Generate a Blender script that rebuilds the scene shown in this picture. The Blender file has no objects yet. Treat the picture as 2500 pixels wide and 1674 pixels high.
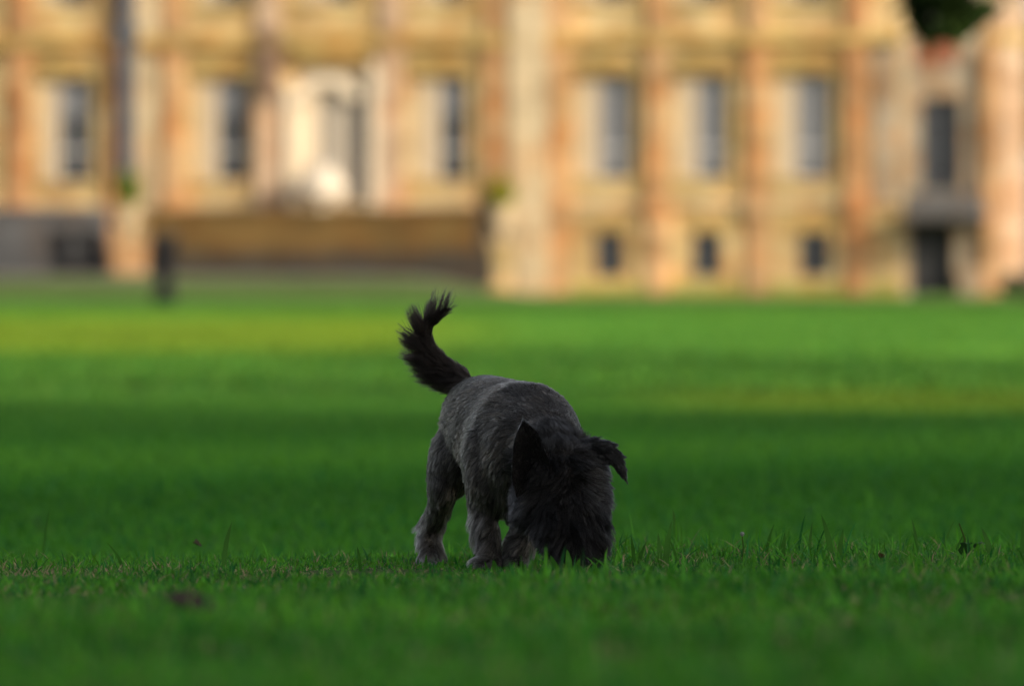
import bpy, math, random
import numpy as np
from mathutils import Vector, Matrix

random.seed(7)
RNG = np.random.default_rng(11)
sc = bpy.context.scene
COL = sc.collection

# ------------------------------------------------------------------ camera
F_PX, CX, CY = 21186.0, 1250.0, 837.0        # photograph is 2500 x 1674
CAM_Z = 0.21
HORIZON = 1090.0
PITCH = math.atan((HORIZON - CY) / F_PX)
cam_d = bpy.data.cameras.new('camera')
cam_d.lens = 200.0
cam_d.sensor_width = 23.6
cam_d.clip_start = 0.05
cam_d.clip_end = 3000.0
cam_d.dof.use_dof = True
cam_d.dof.focus_distance = 14.62
cam_d.dof.aperture_fstop = 3.9
cam = bpy.data.objects.new('camera', cam_d)
COL.objects.link(cam)
cam.location = (0, 0, CAM_Z)
cam.rotation_euler = (math.pi / 2 + PITCH, 0, 0)
sc.camera = cam

# ------------------------------------------------------------------ light
SUN_EL = math.radians(22.0)
SUN_AZ = math.radians(48.0)                  # right of straight behind the camera
to_sun = Vector((math.sin(SUN_AZ) * math.cos(SUN_EL), -math.cos(SUN_AZ) * math.cos(SUN_EL), math.sin(SUN_EL)))
world = bpy.data.worlds.new('World')
sc.world = world
world.use_nodes = True
wn = world.node_tree
bg = wn.nodes['Background']
sky = wn.nodes.new('ShaderNodeTexSky')
sky.sky_type = 'NISHITA'
sky.sun_disc = False
sky.sun_elevation = SUN_EL
sky.sun_rotation = math.atan2(to_sun.x, to_sun.y)
sky.dust_density = 4.0
sky.air_density = 0.7
sky.ozone_density = 0.4
sky_desat = wn.nodes.new('ShaderNodeHueSaturation')      # added desaturation takes some blue out of the sky light
sky_desat.inputs['Saturation'].default_value = 0.45
wn.links.new(sky.outputs['Color'], sky_desat.inputs['Color'])
wn.links.new(sky_desat.outputs['Color'], bg.inputs['Color'])
bg.inputs['Strength'].default_value = 0.15
sl = bpy.data.lights.new('sun', 'SUN')
sl.energy = 2.3
sl.angle = math.radians(0.5)
sl.color = (1.0, 0.85, 0.64)
so = bpy.data.objects.new('sun', sl)
COL.objects.link(so)
so.rotation_euler = to_sun.to_track_quat('Z', 'Y').to_euler()
sc.view_settings.view_transform = 'Standard'
sc.view_settings.look = 'None'
sc.view_settings.exposure = 0.52
sc.view_settings.gamma = 1.0
sc.render.engine = 'CYCLES'
cy = sc.cycles
cy.use_denoising = True
cy.denoising_prefilter = 'ACCURATE'
cy.use_adaptive_sampling = False
cy.max_bounces = 6
cy.diffuse_bounces = 3
cy.glossy_bounces = 3
cy.transmission_bounces = 4
cy.transparent_max_bounces = 8
cy.sample_clamp_indirect = 6.0

# ------------------------------------------------------------------ helpers
def P(px, py, d):
    """world point whose depth is d and which lies at pixel px,py of the photograph"""
    f = Vector((0, math.cos(PITCH), math.sin(PITCH)))
    u = Vector((0, -math.sin(PITCH), math.cos(PITCH)))
    r = f + u * ((CY - py) / F_PX) + Vector(((px - CX) / F_PX, 0, 0))
    return Vector((0, 0, CAM_Z)) + r * (d / r.y)

def tag(o, label=None, cat=None, group=None, kind=None):
    if label: o['label'] = label
    if cat: o['category'] = cat
    if group: o['group'] = group
    if kind: o['kind'] = kind
    return o

def empty(name, loc=(0, 0, 0), rz=0.0):
    o = bpy.data.objects.new(name, None)
    COL.objects.link(o)
    o.location = loc
    o.rotation_euler = (0, 0, rz)
    return o

def np_mesh(name, verts, faces_list, mat, parent=None, cols=None, smooth=False):
    """faces_list: list of (n,k) int arrays"""
    me = bpy.data.meshes.new(name)
    verts = np.asarray(verts, dtype=np.float32)
    me.vertices.add(len(verts))
    me.vertices.foreach_set('co', verts.ravel())
    loops = np.concatenate([f.ravel() for f in faces_list]).astype(np.int32)
    tot = np.concatenate([np.full(len(f), f.shape[1]) for f in faces_list]).astype(np.int32)
    start = np.concatenate([[0], np.cumsum(tot)[:-1]]).astype(np.int32)
    me.loops.add(len(loops))
    me.loops.foreach_set('vertex_index', loops)
    me.polygons.add(len(tot))
    me.polygons.foreach_set('loop_start', start)
    me.polygons.foreach_set('loop_total', tot)
    if smooth:
        me.polygons.foreach_set('use_smooth', np.ones(len(tot), dtype=bool))
    me.update(calc_edges=True)
    if cols is not None:
        at = me.color_attributes.new('col', 'FLOAT_COLOR', 'POINT')
        c4 = np.ones((len(verts), 4), dtype=np.float32)
        c4[:, :3] = cols
        at.data.foreach_set('color', c4.ravel())
    me.materials.append(mat)
    o = bpy.data.objects.new(name, me)
    COL.objects.link(o)
    if parent is not None:
        o.parent = parent
    return o

class MB:
    """collects boxes, tubes and lathes, then builds them as one mesh"""
    def __init__(s): s.v = []; s.f = []
    def add(s, vs, fs):
        n = len(s.v); s.v += [tuple(v) for v in vs]; s.f += [tuple(i + n for i in f) for f in fs]
        return s
    def box(s, x0, x1, y0, y1, z0, z1):
        x0, x1 = sorted((x0, x1)); y0, y1 = sorted((y0, y1)); z0, z1 = sorted((z0, z1))
        return s.add([(x0,y0,z0),(x1,y0,z0),(x1,y1,z0),(x0,y1,z0),(x0,y0,z1),(x1,y0,z1),(x1,y1,z1),(x0,y1,z1)],
                     [(0,3,2,1),(4,5,6,7),(0,1,5,4),(1,2,6,5),(2,3,7,6),(3,0,4,7)])
    def lathe(s, cx, cy_, prof, n=20):
        vs = []; fs = []
        for r, z in prof:
            for i in range(n):
                a = 2 * math.pi * i / n
                vs.append((cx + r * math.cos(a), cy_ + r * math.sin(a), z))
        for j in range(len(prof) - 1):
            for i in range(n):
                k = (i + 1) % n
                fs.append((j*n+i, j*n+k, (j+1)*n+k, (j+1)*n+i))
        fs.append(tuple(reversed(range(n)))); fs.append(tuple((len(prof)-1)*n + i for i in range(n)))
        return s.add(vs, fs)
    def tube(s, pts, rad, n=8, sq=1.0):
        pts = [Vector(p) for p in pts]
        vs = []; fs = []
        for j, p in enumerate(pts):
            a = pts[max(j-1, 0)]; b = pts[min(j+1, len(pts)-1)]
            t = (b - a).normalized()
            x = t.cross(Vector((0.13, 1, 0.21))).normalized(); y = t.cross(x)
            for i in range(n):
                an = 2 * math.pi * i / n
                vs.append(p + x * math.cos(an) * rad[j] + y * math.sin(an) * rad[j] * sq)
        for j in range(len(pts) - 1):
            for i in range(n):
                k = (i + 1) % n
                fs.append((j*n+i, j*n+k, (j+1)*n+k, (j+1)*n+i))
        fs.append(tuple(reversed(range(n)))); fs.append(tuple((len(pts)-1)*n + i for i in range(n)))
        return s.add(vs, fs)
    def build(s, name, mat, parent=None, smooth=False):
        me = bpy.data.meshes.new(name)
        me.from_pydata(s.v, [], s.f)
        me.update()
        if smooth:
            me.polygons.foreach_set('use_smooth', np.ones(len(me.polygons), dtype=bool))
        me.materials.append(mat)
        o = bpy.data.objects.new(name, me)
        COL.objects.link(o)
        if parent is not None: o.parent = parent
        return o

# ------------------------------------------------------------------ materials
def new_mat(name):
    m = bpy.data.materials.new(name); m.use_nodes = True
    nt = m.node_tree
    return m, nt, nt.nodes['Principled BSDF']

def stone_mat(name, c1, c2, rough=0.9, course=0.32, width=0.8, mortar=0.55, stain=1.0):
    m, nt, b = new_mat(name)
    tc = nt.nodes.new('ShaderNodeTexCoord')
    mp = nt.nodes.new('ShaderNodeMapping')
    mp.inputs['Rotation'].default_value = (math.radians(90), 0, 0)
    nt.links.new(tc.outputs['Object'], mp.inputs['Vector'])
    br = nt.nodes.new('ShaderNodeTexBrick')
    br.inputs['Scale'].default_value = 1.0
    br.inputs['Brick Width'].default_value = width
    br.inputs['Row Height'].default_value = course
    br.inputs['Mortar Size'].default_value = 0.012
    br.inputs['Color1'].default_value = (*c1, 1)
    br.inputs['Color2'].default_value = (*c2, 1)
    br.inputs['Mortar'].default_value = (*[x * mortar for x in c1], 1)
    nt.links.new(mp.outputs['Vector'], br.inputs['Vector'])
    no = nt.nodes.new('ShaderNodeTexNoise')
    no.inputs['Scale'].default_value = 0.9
    no.inputs['Detail'].default_value = 6
    nt.links.new(tc.outputs['Object'], no.inputs['Vector'])
    rp = nt.nodes.new('ShaderNodeMapRange')
    rp.inputs['From Min'].default_value = 0.3; rp.inputs['From Max'].default_value = 0.7
    rp.inputs['To Min'].default_value = 1.0 - 0.28 * stain; rp.inputs['To Max'].default_value = 1.08
    nt.links.new(no.outputs['Fac'], rp.inputs['Value'])
    mx = nt.nodes.new('ShaderNodeMix'); mx.data_type = 'RGBA'; mx.blend_type = 'MULTIPLY'
    mx.inputs['Factor'].default_value = 1.0
    nt.links.new(br.outputs['Color'], mx.inputs['A'])
    nt.links.new(rp.outputs['Result'], mx.inputs['B'])
    n2 = nt.nodes.new('ShaderNodeTexNoise'); n2.inputs['Scale'].default_value = 1.7; n2.inputs['Detail'].default_value = 3
    nt.links.new(tc.outputs['Object'], n2.inputs['Vector'])
    r2 = nt.nodes.new('ShaderNodeMapRange'); r2.inputs['From Min'].default_value = 0.46; r2.inputs['From Max'].default_value = 0.62
    nt.links.new(n2.outputs['Fac'], r2.inputs['Value'])
    m2 = nt.nodes.new('ShaderNodeMix'); m2.data_type = 'RGBA'; m2.blend_type = 'MULTIPLY'
    nt.links.new(r2.outputs['Result'], m2.inputs['Factor'])
    nt.links.new(mx.outputs['Result'], m2.inputs['A'])
    m2.inputs['B'].default_value = (1.0, 1.0 - 0.14 * stain, 1.0 - 0.24 * stain, 1)
    nt.links.new(m2.outputs['Result'], b.inputs['Base Color'])
    bp = nt.nodes.new('ShaderNodeBump'); bp.inputs['Strength'].default_value = 0.3; bp.inputs['Distance'].default_value = 0.02
    nt.links.new(no.outputs['Fac'], bp.inputs['Height'])
    nt.links.new(bp.outputs['Normal'], b.inputs['Normal'])
    b.inputs['Roughness'].default_value = rough
    b.inputs['Specular IOR Level'].default_value = 0.2
    return m

def noise_mat(name, c1, c2, scale=8.0, rough=0.8, spec=0.3, detail=5, bump=0.2, metallic=0.0):
    m, nt, b = new_mat(name)
    tc = nt.nodes.new('ShaderNodeTexCoord')
    no = nt.nodes.new('ShaderNodeTexNoise')
    no.inputs['Scale'].default_value = scale; no.inputs['Detail'].default_value = detail
    nt.links.new(tc.outputs['Object'], no.inputs['Vector'])
    cr = nt.nodes.new('ShaderNodeValToRGB')
    cr.color_ramp.elements[0].position = 0.32; cr.color_ramp.elements[0].color = (*c1, 1)
    cr.color_ramp.elements[1].position = 0.68; cr.color_ramp.elements[1].color = (*c2, 1)
    nt.links.new(no.outputs['Fac'], cr.inputs['Fac'])
    nt.links.new(cr.outputs['Color'], b.inputs['Base Color'])
    b.inputs['Roughness'].default_value = rough
    b.inputs['Metallic'].default_value = metallic
    b.inputs['Specular IOR Level'].default_value = spec
    if bump:
        bp = nt.nodes.new('ShaderNodeBump'); bp.inputs['Strength'].default_value = bump
        bp.inputs['Distance'].default_value = 0.01
        nt.links.new(no.outputs['Fac'], bp.inputs['Height'])
        nt.links.new(bp.outputs['Normal'], b.inputs['Normal'])
    return m

def leaf_mat(name, trans=0.35, rough=0.5, spec=0.25, gain=1.0):
    m, nt, b = new_mat(name)
    at = nt.nodes.new('ShaderNodeAttribute'); at.attribute_name = 'col'
    nt.links.new(at.outputs['Color'], b.inputs['Base Color'])
    b.inputs['Roughness'].default_value = rough
    b.inputs['Specular IOR Level'].default_value = spec
    tr = nt.nodes.new('ShaderNodeBsdfTranslucent')
    hs = nt.nodes.new('ShaderNodeHueSaturation')
    hs.inputs['Value'].default_value = 1.3; hs.inputs['Hue'].default_value = 0.49
    nt.links.new(at.outputs['Color'], hs.inputs['Color'])
    nt.links.new(hs.outputs['Color'], tr.inputs['Color'])
    ms = nt.nodes.new('ShaderNodeMixShader'); ms.inputs['Fac'].default_value = trans
    nt.links.new(b.outputs['BSDF'], ms.inputs[1]); nt.links.new(tr.outputs['BSDF'], ms.inputs[2])
    nt.links.new(ms.outputs['Shader'], nt.nodes['Material Output'].inputs['Surface'])
    return m

M = {}
M['wall'] = stone_mat('honey_stone', (0.66, 0.51, 0.265), (0.46, 0.33, 0.135), course=0.5, width=1.1, stain=1.5)
M['pilaster'] = stone_mat('orange_stone', (0.60, 0.385, 0.195), (0.46, 0.26, 0.115), course=0.5, width=1.2, stain=1.5)
M['pilaster_red'] = stone_mat('red_stone', (0.56, 0.31, 0.14), (0.44, 0.22, 0.095), width=1.2, stain=1.5)
M['pilaster_pink'] = stone_mat('pinkish_stone', (0.58, 0.42, 0.28), (0.50, 0.34, 0.21), width=1.2, stain=1.3)
M['cream'] = stone_mat('cream_stone', (0.60, 0.48, 0.30), (0.52, 0.40, 0.235), stain=1.0)
M['olive'] = stone_mat('lichened_stone', (0.50, 0.36, 0.13), (0.42, 0.30, 0.105), stain=1.3)
M['moss'] = stone_mat('mossy_plinth_stone', (0.40, 0.34, 0.08), (0.30, 0.30, 0.07))
M['basegrey'] = stone_mat('shaded_grey_stone', (0.115, 0.115, 0.115), (0.095, 0.095, 0.097))  # basement shade put into a darker grey; the balcony slab shares it
M['grey'] = stone_mat('grey_stone', (0.43, 0.36, 0.26), (0.34, 0.27, 0.18), stain=1.5)
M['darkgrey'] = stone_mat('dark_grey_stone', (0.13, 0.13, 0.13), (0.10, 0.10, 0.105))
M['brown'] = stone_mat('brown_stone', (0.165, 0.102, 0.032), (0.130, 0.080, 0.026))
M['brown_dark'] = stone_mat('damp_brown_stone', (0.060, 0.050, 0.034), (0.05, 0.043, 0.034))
M['brick'] = stone_mat('red_brick', (0.30, 0.11, 0.06), (0.26, 0.10, 0.055), course=0.075, width=0.22)
M['shutter'] = noise_mat('cream_paint', (0.47, 0.38, 0.255), (0.43, 0.34, 0.22), 3, 0.5, 0.4, bump=0.05)  # sunlit side of the window openings painted as cream panels
M['shutter_white'] = noise_mat('pale_door_paint', (0.70, 0.59, 0.43), (0.64, 0.53, 0.38), 3, 0.5, 0.4, bump=0.05)  # sunlit glow of the doorway put into a paler cream
M['white'] = noise_mat('white_paint', (0.50, 0.49, 0.47), (0.46, 0.45, 0.43), 4, 0.45, 0.5, bump=0.05)
M['greyblind'] = noise_mat('grey_blind', (0.16, 0.165, 0.175), (0.135, 0.14, 0.15), 4, 0.8, 0.2, bump=0.0)
M['doorpaint'] = noise_mat('beige_door_paint', (0.36, 0.31, 0.24), (0.32, 0.28, 0.22), 4, 0.6, 0.3, bump=0.0)
M['glass'] = noise_mat('dark_window_glass', (0.035, 0.038, 0.042), (0.045, 0.048, 0.052), 2, 0.12, 0.6, bump=0.0)
M['lead'] = noise_mat('grey_lead', (0.06, 0.07, 0.085), (0.085, 0.09, 0.10), 5, 0.6, 0.4)
M['iron'] = noise_mat('dark_iron', (0.02, 0.022, 0.025), (0.035, 0.035, 0.035), 9, 0.6, 0.4)
M['rust'] = noise_mat('rusty_iron', (0.14, 0.08, 0.05), (0.20, 0.12, 0.08), 6, 0.8, 0.3)
M['bark'] = noise_mat('bark', (0.06, 0.045, 0.03), (0.12, 0.09, 0.065), 6, 0.95, 0.1, bump=0.8)
M['gravel'] = noise_mat('gravel', (0.13, 0.115, 0.095), (0.21, 0.19, 0.16), 40, 0.95, 0.1)
M['soil'] = noise_mat('lawn_soil', (0.035, 0.075, 0.014), (0.06, 0.105, 0.022), 3.0, 0.95, 0.05)
M['grass'] = leaf_mat('grass_blades', 0.3, 0.55, 0.2)
M['leaf'] = leaf_mat('tree_leaves', 0.3, 0.5, 0.25)
M['deadleaf'] = noise_mat('dead_leaf', (0.028, 0.024, 0.020), (0.045, 0.035, 0.027), 60, 0.8, 0.2)

# ------------------------------------------------------------------ terrain
_gy = np.arange(-80, 420, 0.1)
_gz = np.interp(_gy, [-80, 0, 12.0, 13.6, 15.0, 15.9, 17.6, 20.0, 24.0, 195.0, 215, 420],
                [0, 0, 0.0, 0.0, 0.006, 0.010, -0.055, -0.02, 0.078, 3.62, 3.70, 4.2])
_k = np.exp(-0.5 * (np.arange(-15, 16) / 4.0) ** 2); _k /= _k.sum()
_gz = np.convolve(np.pad(_gz, 15, mode='edge'), _k, mode='valid')

def sstep(a, b, x):
    t = np.clip((x - a) / (b - a), 0, 1)
    return t * t * (3 - 2 * t)

def ground(x, y):
    x = np.asarray(x, float); y = np.asarray(y, float)
    z = np.interp(y, _gy, _gz)
    near = sstep(5, 9, y) * (1 - sstep(20, 30, y))
    z = z + near * (0.010 * np.clip(x, -1.6, 1.6) + 0.005 * np.sin(x * 3.1 + 0.6) * np.sin(y * 1.7)
                    + 0.0025 * np.sin(x * 9.0 + y * 4.0))
    far = sstep(183, 199, y)
    z = z + far * (0.50 * (1 - sstep(-2.5, 0.5, x)) - 0.14 * sstep(2, 11, x))
    return z

def build_ground():
    xs = np.concatenate([np.linspace(-400, -16, 14), np.linspace(-14, -3, 12), np.linspace(-2.6, 2.6, 41), np.linspace(3, 14, 12), np.linspace(16, 400, 14)])
    ys = np.concatenate([np.linspace(-300, -20, 8), np.linspace(-15, 5, 6), np.linspace(6, 26, 120), np.linspace(27, 180, 60), np.linspace(182, 215, 34), np.linspace(230, 900, 8)])
    X, Y = np.meshgrid(xs, ys)
    Z = ground(X, Y)
    v = np.stack([X, Y, Z], -1).reshape(-1, 3)
    nx, ny = len(xs), len(ys)
    i, j = np.meshgrid(np.arange(nx - 1), np.arange(ny - 1))
    a = (j * nx + i).ravel()
    f = np.stack([a, a + 1, a + nx + 1, a + nx], -1)
    o = np_mesh('lawn', v, [f], M['soil'], smooth=True)
    tag(o, kind='structure')
build_ground()

# gravel walk in front of the terrace
gx = np.linspace(-30, 0.3, 40); gyv = np.linspace(193.0, 201.0, 14)
X, Y = np.meshgrid(gx, gyv)
Z = ground(X, Y) + 0.02
f_ = []
n_ = len(gx)
i, j = np.meshgrid(np.arange(n_ - 1), np.arange(len(gyv) - 1)); a = (j * n_ + i).ravel()
tag(np_mesh('gravel_path', np.stack([X, Y, Z], -1).reshape(-1, 3), [np.stack([a, a+1, a+n_+1, a+n_], -1)], M['gravel'], smooth=True), kind='structure')

# ------------------------------------------------------------------ grass
def patch_noise(x, y, s, seed):
    r = np.random.default_rng(seed)
    out = np.zeros_like(x)
    for k in range(7):
        a = r.uniform(0, 2 * math.pi); fr = s * r.uniform(0.6, 1.9); ph = r.uniform(0, 6.28)
        out += np.sin((x * math.cos(a) + y * math.sin(a)) * fr + ph)
    return out / 7 * 1.6

def blade_arrays(x, y, h, w, lean, azl, fac, rng):
    n = len(x)
    z = ground(x, y) - 0.004
    lx, ly = np.cos(azl) * lean, np.sin(azl) * lean
    sx, sy = np.cos(fac) * w * 0.5, np.sin(fac) * w * 0.5
    V = np.zeros((n, 7, 3), dtype=np.float32)
    def lvl(t, k):
        cx = x + lx * h * t ** 1.8; cyy = y + ly * h * t ** 1.8; cz = z + h * t * (1 - 0.25 * lean * t)
        return cx, cyy, cz
    for idx, t, ws in ((0, 0.0, 0.8), (2, 0.4, 1.0), (4, 0.75, 0.7)):
        cx, cyy, cz = lvl(t, 0)
        V[:, idx, 0] = cx - sx * ws; V[:, idx, 1] = cyy - sy * ws; V[:, idx, 2] = cz
        V[:, idx+1, 0] = cx + sx * ws; V[:, idx+1, 1] = cyy + sy * ws; V[:, idx+1, 2] = cz
    cx, cyy, cz = lvl(1.0, 0)
    V[:, 6, 0] = cx; V[:, 6, 1] = cyy; V[:, 6, 2] = cz
    return V

def grass_patch(name, y0, y1, mx, dens, hm, wm, seed, label, dry=True, tall=0.03):
    rng = np.random.default_rng(seed)
    A = []
    # sample with probability proportional to the strip's width
    def half(y): return 0.0592 * y + mx
    area = (half(y0) + half(y1)) * (y1 - y0)
    n = int(area * dens)
    y = rng.uniform(y0, y1, int(n * 1.6))
    keep = rng.uniform(0, 1, len(y)) < half(y) / half(y1)
    y = y[keep][:n]
    x = rng.uniform(-1, 1, len(y)) * half(y)
    n = len(x)
    pn = patch_noise(x, y, 4.0, seed)
    pn2 = patch_noise(x, y, 14.0, seed + 1)
    if y1 > 20: pn = pn * .4; pn2 = pn2 * .4
    h = hm * (0.75 + 0.35 * pn + 0.25 * pn2).clip(0.35, 1.6) * rng.uniform(0.55, 1.25, n)
    h = h * (1 - .42 * np.exp(-((x + .10) / .24) ** 4 - ((y - 14.45) / .42) ** 4))     # cropped and trodden where the dog stands
    tl = rng.uniform(0, 1, n) < tall
    h = np.where(tl, h * rng.uniform(1.3, 2.0 + .7 * (x > 0), n), h)
    w = wm * rng.uniform(0.6, 1.35, n)
    lean = rng.gamma(2.0, 0.28, n).clip(0, 1.6)
    azl = rng.uniform(0, 2 * math.pi, n)
    fac = rng.uniform(0, math.pi, n)
    # colours
    fy = sstep(24, 46, y)[:, None]  # sunlit tone of the far lawn put into a lighter palette
    base = np.array([0.038, 0.205, 0.014]) * (1 - fy) + np.array([0.064, 0.225, 0.022]) * fy
    lite = np.array([0.082, 0.300, 0.018]) * (1 - fy) + np.array([0.130, 0.290, 0.030]) * fy
    blue = np.array([0.018, 0.145, 0.026]) * (1 - fy) + np.array([0.045, 0.195, 0.022]) * fy
    t = rng.uniform(0, 1, n)[:, None]; q = rng.uniform(0, 1, n)[:, None]
    col = (base * (1 - t) + lite * t) * (1 + rng.uniform(-.36, .36, (n, 1)) * (1 if y1 < 20 else .4))
    col = np.where(q < 0.25, blue * (0.7 + 0.6 * t), col)
    big = patch_noise(x, y, 0.55 if y1 > 30 else 1.6, seed + 5)[:, None]
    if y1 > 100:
        sun_band = sstep(60, 66, y) * (1 - sstep(100, 112, y)) * (1 - sstep(-1.6, 0.6, x)) 
        col = col + sun_band[:, None] * np.array([0.080, 0.030, -0.008])  # band of sun painted into the grass colour
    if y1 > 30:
        sun_strip = sstep(36.5, 38.5, y + .25 * x) * (1 - sstep(42.5, 45, y + .25 * x)) * sstep(0.2, 1.3, x)
        col = col + sun_strip[:, None] * np.array([0.075, 0.035, -0.004])  # narrow sun strip painted into the grass at right
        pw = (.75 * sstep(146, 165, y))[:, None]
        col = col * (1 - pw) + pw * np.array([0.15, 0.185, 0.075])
    col = col * (1.0 + 0.22 * big) * np.array([1.0, 1.0, 1.0])
    col = col + np.clip(big, 0, 1) * np.array([0.020, 0.012, 0.0])
    if dry:
        # straw coloured dead grass, mostly low in the sward and in patches
        dp = 0.25 + 0.6 * np.clip(patch_noise(x, y, 3.0, 99) * patch_noise(x, y, 7.0, 98) - 0.10, 0, 1)
        dp += 0.95 * np.exp(-(((x + 0.27) / 0.17) ** 2 + ((y - 14.2) / 0.45) ** 2))
        dp += 0.55 * np.exp(-(((x + 0.75) / 0.22) ** 2 + ((y - 14.2) / 0.35) ** 2))
        dp += 0.35 * np.exp(-(((x + 0.62) / 0.22) ** 2 + ((y - 12.0) / 0.8) ** 2))
        isd = rng.uniform(0, 1, n) < dp
        h = h * (1 - .65 * np.clip(dp - .15, 0, 1))
        straw = np.array([0.40, 0.31, 0.18]) * rng.uniform(0.45, 1.15, n)[:, None]
        col = np.where(isd[:, None], straw, col)
        h = np.where(isd, h * 0.8, h); w = np.where(isd, w * 0.6, w); lean = np.where(isd, lean * 1.5 + 0.2, lean)
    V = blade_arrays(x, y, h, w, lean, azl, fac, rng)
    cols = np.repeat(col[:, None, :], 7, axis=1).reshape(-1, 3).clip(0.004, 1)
    b = (np.arange(n) * 7)[:, None]
    q1 = np.concatenate([b + [0, 1, 3, 2], b + [2, 3, 5, 4]], 0)
    t1 = b + [4, 5, 6]
    o = np_mesh(name, V.reshape(-1, 3), [q1, t1], M['grass'], cols=cols)
    tag(o, label, 'grass', kind='stuff')
    return o

grass_patch('grass', 5.5, 12.9, 0.30, 8500, 0.034, 0.0045, 21, 'blurred green grass in the foreground in front of the dog')
grass_patch('grass', 12.9, 16.6, 0.35, 13500, 0.028, 0.0036, 22, 'sharp green and straw coloured grass blades around the dog', tall=0.07)
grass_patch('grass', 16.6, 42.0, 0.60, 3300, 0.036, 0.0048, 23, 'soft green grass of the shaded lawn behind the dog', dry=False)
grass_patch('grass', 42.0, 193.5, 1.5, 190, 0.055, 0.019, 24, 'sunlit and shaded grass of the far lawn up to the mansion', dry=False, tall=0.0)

def tall_blades():
    """single long blades that stand out of the sward around the dog"""
    rng = np.random.default_rng(5)
    spec = [(545, 1395, 1272, 14.3, 22, 0.009), (300, 1375, 1322, 14.7, -40, 0.006), (2030, 1375, 1255, 14.7, -26, 0.011), (2048, 1375, 1290, 14.7, 10, 0.009),
            (1625, 1390, 1272, 14.5, 14, 0.011), (1652, 1390, 1240, 15.6, -10, 0.010), (1612, 1385, 1298, 14.5, -6, 0.009), (1548, 1370, 1306, 14.7, -8, 0.007),
            (1558, 1370, 1322, 14.6, 20, 0.008), (1910, 1370, 1298, 14.8, 6, 0.009), (2420, 1370, 1285, 14.7, -26, 0.011), (2240, 1370, 1262, 15.2, -16, 0.006),
            (2300, 1380, 1268, 15.0, 30, 0.005), (1390, 1425, 1340, 14.25, -6, 0.012), (1358, 1425, 1355, 14.25, -14, 0.010), (1406, 1425, 1362, 14.2, 10, 0.010),
            (1306, 1420, 1345, 14.35, 5, 0.005), (1870, 1370, 1278, 15.1, 20, 0.006), (1975, 1375, 1272, 15.0, 8, 0.006), (105, 1360, 1236, 16.2, 18, 0.005),
            (62, 1400, 1338, 14.4, -14, 0.006), (1210, 1415, 1365, 14.3, -6, 0.010), (1040, 1400, 1352, 14.6, 1, 0.006), (1655, 1385, 1310, 14.5, -24, 0.005),
            (880, 1385, 1332, 14.6, -8, 0.006), (1150, 1400, 1350, 14.6, 10, 0.006), (2330, 1380, 1300, 15.0, 24, 0.006), (2495, 1380, 1262, 15.0, 2, 0.008)]
    V = []; C = []; Q = []; T = []
    for k, (px, py0, py1, d, dx, w) in enumerate(spec):
        h = (py0 - py1) / F_PX * d + 0.01
        x0 = (px - CX) / F_PX * d
        z0 = float(ground(x0, d)) - 0.003
        zt = P(px, py1, d).z
        fa = rng.uniform(-0.5, 0.5)
        sx, sy = math.cos(fa) * w / 2, math.sin(fa) * w / 2
        n = len(V)
        for t, ws in ((0, .7), (.3, 1), (.6, .9), (.85, .5), (1, 0.05)):
            cx = x0 + dx / F_PX * d * t ** 2; cyy = d - 0.01 * t; cz = z0 + (zt - z0) * t
            V += [(cx - sx*ws, cyy - sy*ws, cz), (cx + sx*ws, cyy + sy*ws, cz)]
            c = np.array([0.04, 0.15, 0.016]) * rng.uniform(0.75, 1.2)
            C += [c, c]
        for j in range(4):
            a = n + 2 * j
            Q.append((a, a+1, a+3, a+2))
    o = np_mesh('grass', np.array(V), [np.array(Q)], M['grass'], cols=np.array(C))
    tag(o, 'long single grass blades standing above the sward beside the dog', 'grass', kind='stuff')
tall_blades()

# ------------------------------------------------------------------ fallen leaves, weed, flower buds
def leaf_shape(name, loc, L, W, rz, tilt, mat, label, curl=0.3):
    vs = []; fs = []
    n = 9
    for i in range(n):
        t = i / (n - 1)
        w = W * math.sin(math.pi * min(max(t, 0.03), 0.97)) ** 0.7 * (1 + 0.12 * (-1) ** i)
        for s_ in (-1, 0, 1):
            vs.append((L * (t - 0.5), s_ * w / 2, curl * L * ((t - 0.5) ** 2) + abs(s_) * w * 0.25 + 0.002))
    for i in range(n - 1):
        for k in range(2):
            a = i * 3 + k
            fs.append((a, a+1, a+4, a+3))
    m = len(vs)
    vs2 = vs + [(x, y, z - 0.0012) for x, y, z in vs]
    fs2 = fs + [tuple(reversed([q + m for q in f])) for f in fs]
    mb = MB().add(vs2, fs2)
    mb.tube([(-L * .5, 0, curl * L * .25), (-L * .75, 0, curl * L * .4)], [0.0012, 0.0008], 5)
    o = mb.build(name, mat)
    o.location = loc; o.rotation_euler = (tilt, 0.25, rz)
    tag(o, label, 'leaf')
    return o
p = P(462, 1512, 10.5); leaf_shape('fallen_leaf', (p.x, 10.5, float(ground(p.x, 10.5)) + 0.012), 0.065, 0.05, 0.4, 0.5, M['deadleaf'], 'dark brown blurred dead leaf lying in the foreground grass at left')
p = P(480, 1330, 15.9); leaf_shape('fallen_leaf', (p.x, 15.9, p.z), 0.022, 0.018, 1.0, 0.8, noise_mat('rusty_leaf', (0.045, 0.036, 0.018), (0.035, 0.03, 0.015), 50), 'tiny rusty brown leaf caught on the grass left of the dog')
p = P(2150, 1360, 14.6); leaf_shape('fallen_leaf', (p.x, 14.6, p.z), 0.018, 0.012, 2.0, 0.6, noise_mat('ochre_leaf', (0.14, 0.06, 0.02), (0.10, 0.04, 0.02), 50), 'tiny ochre leaf scrap in the grass right of the dog')

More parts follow.
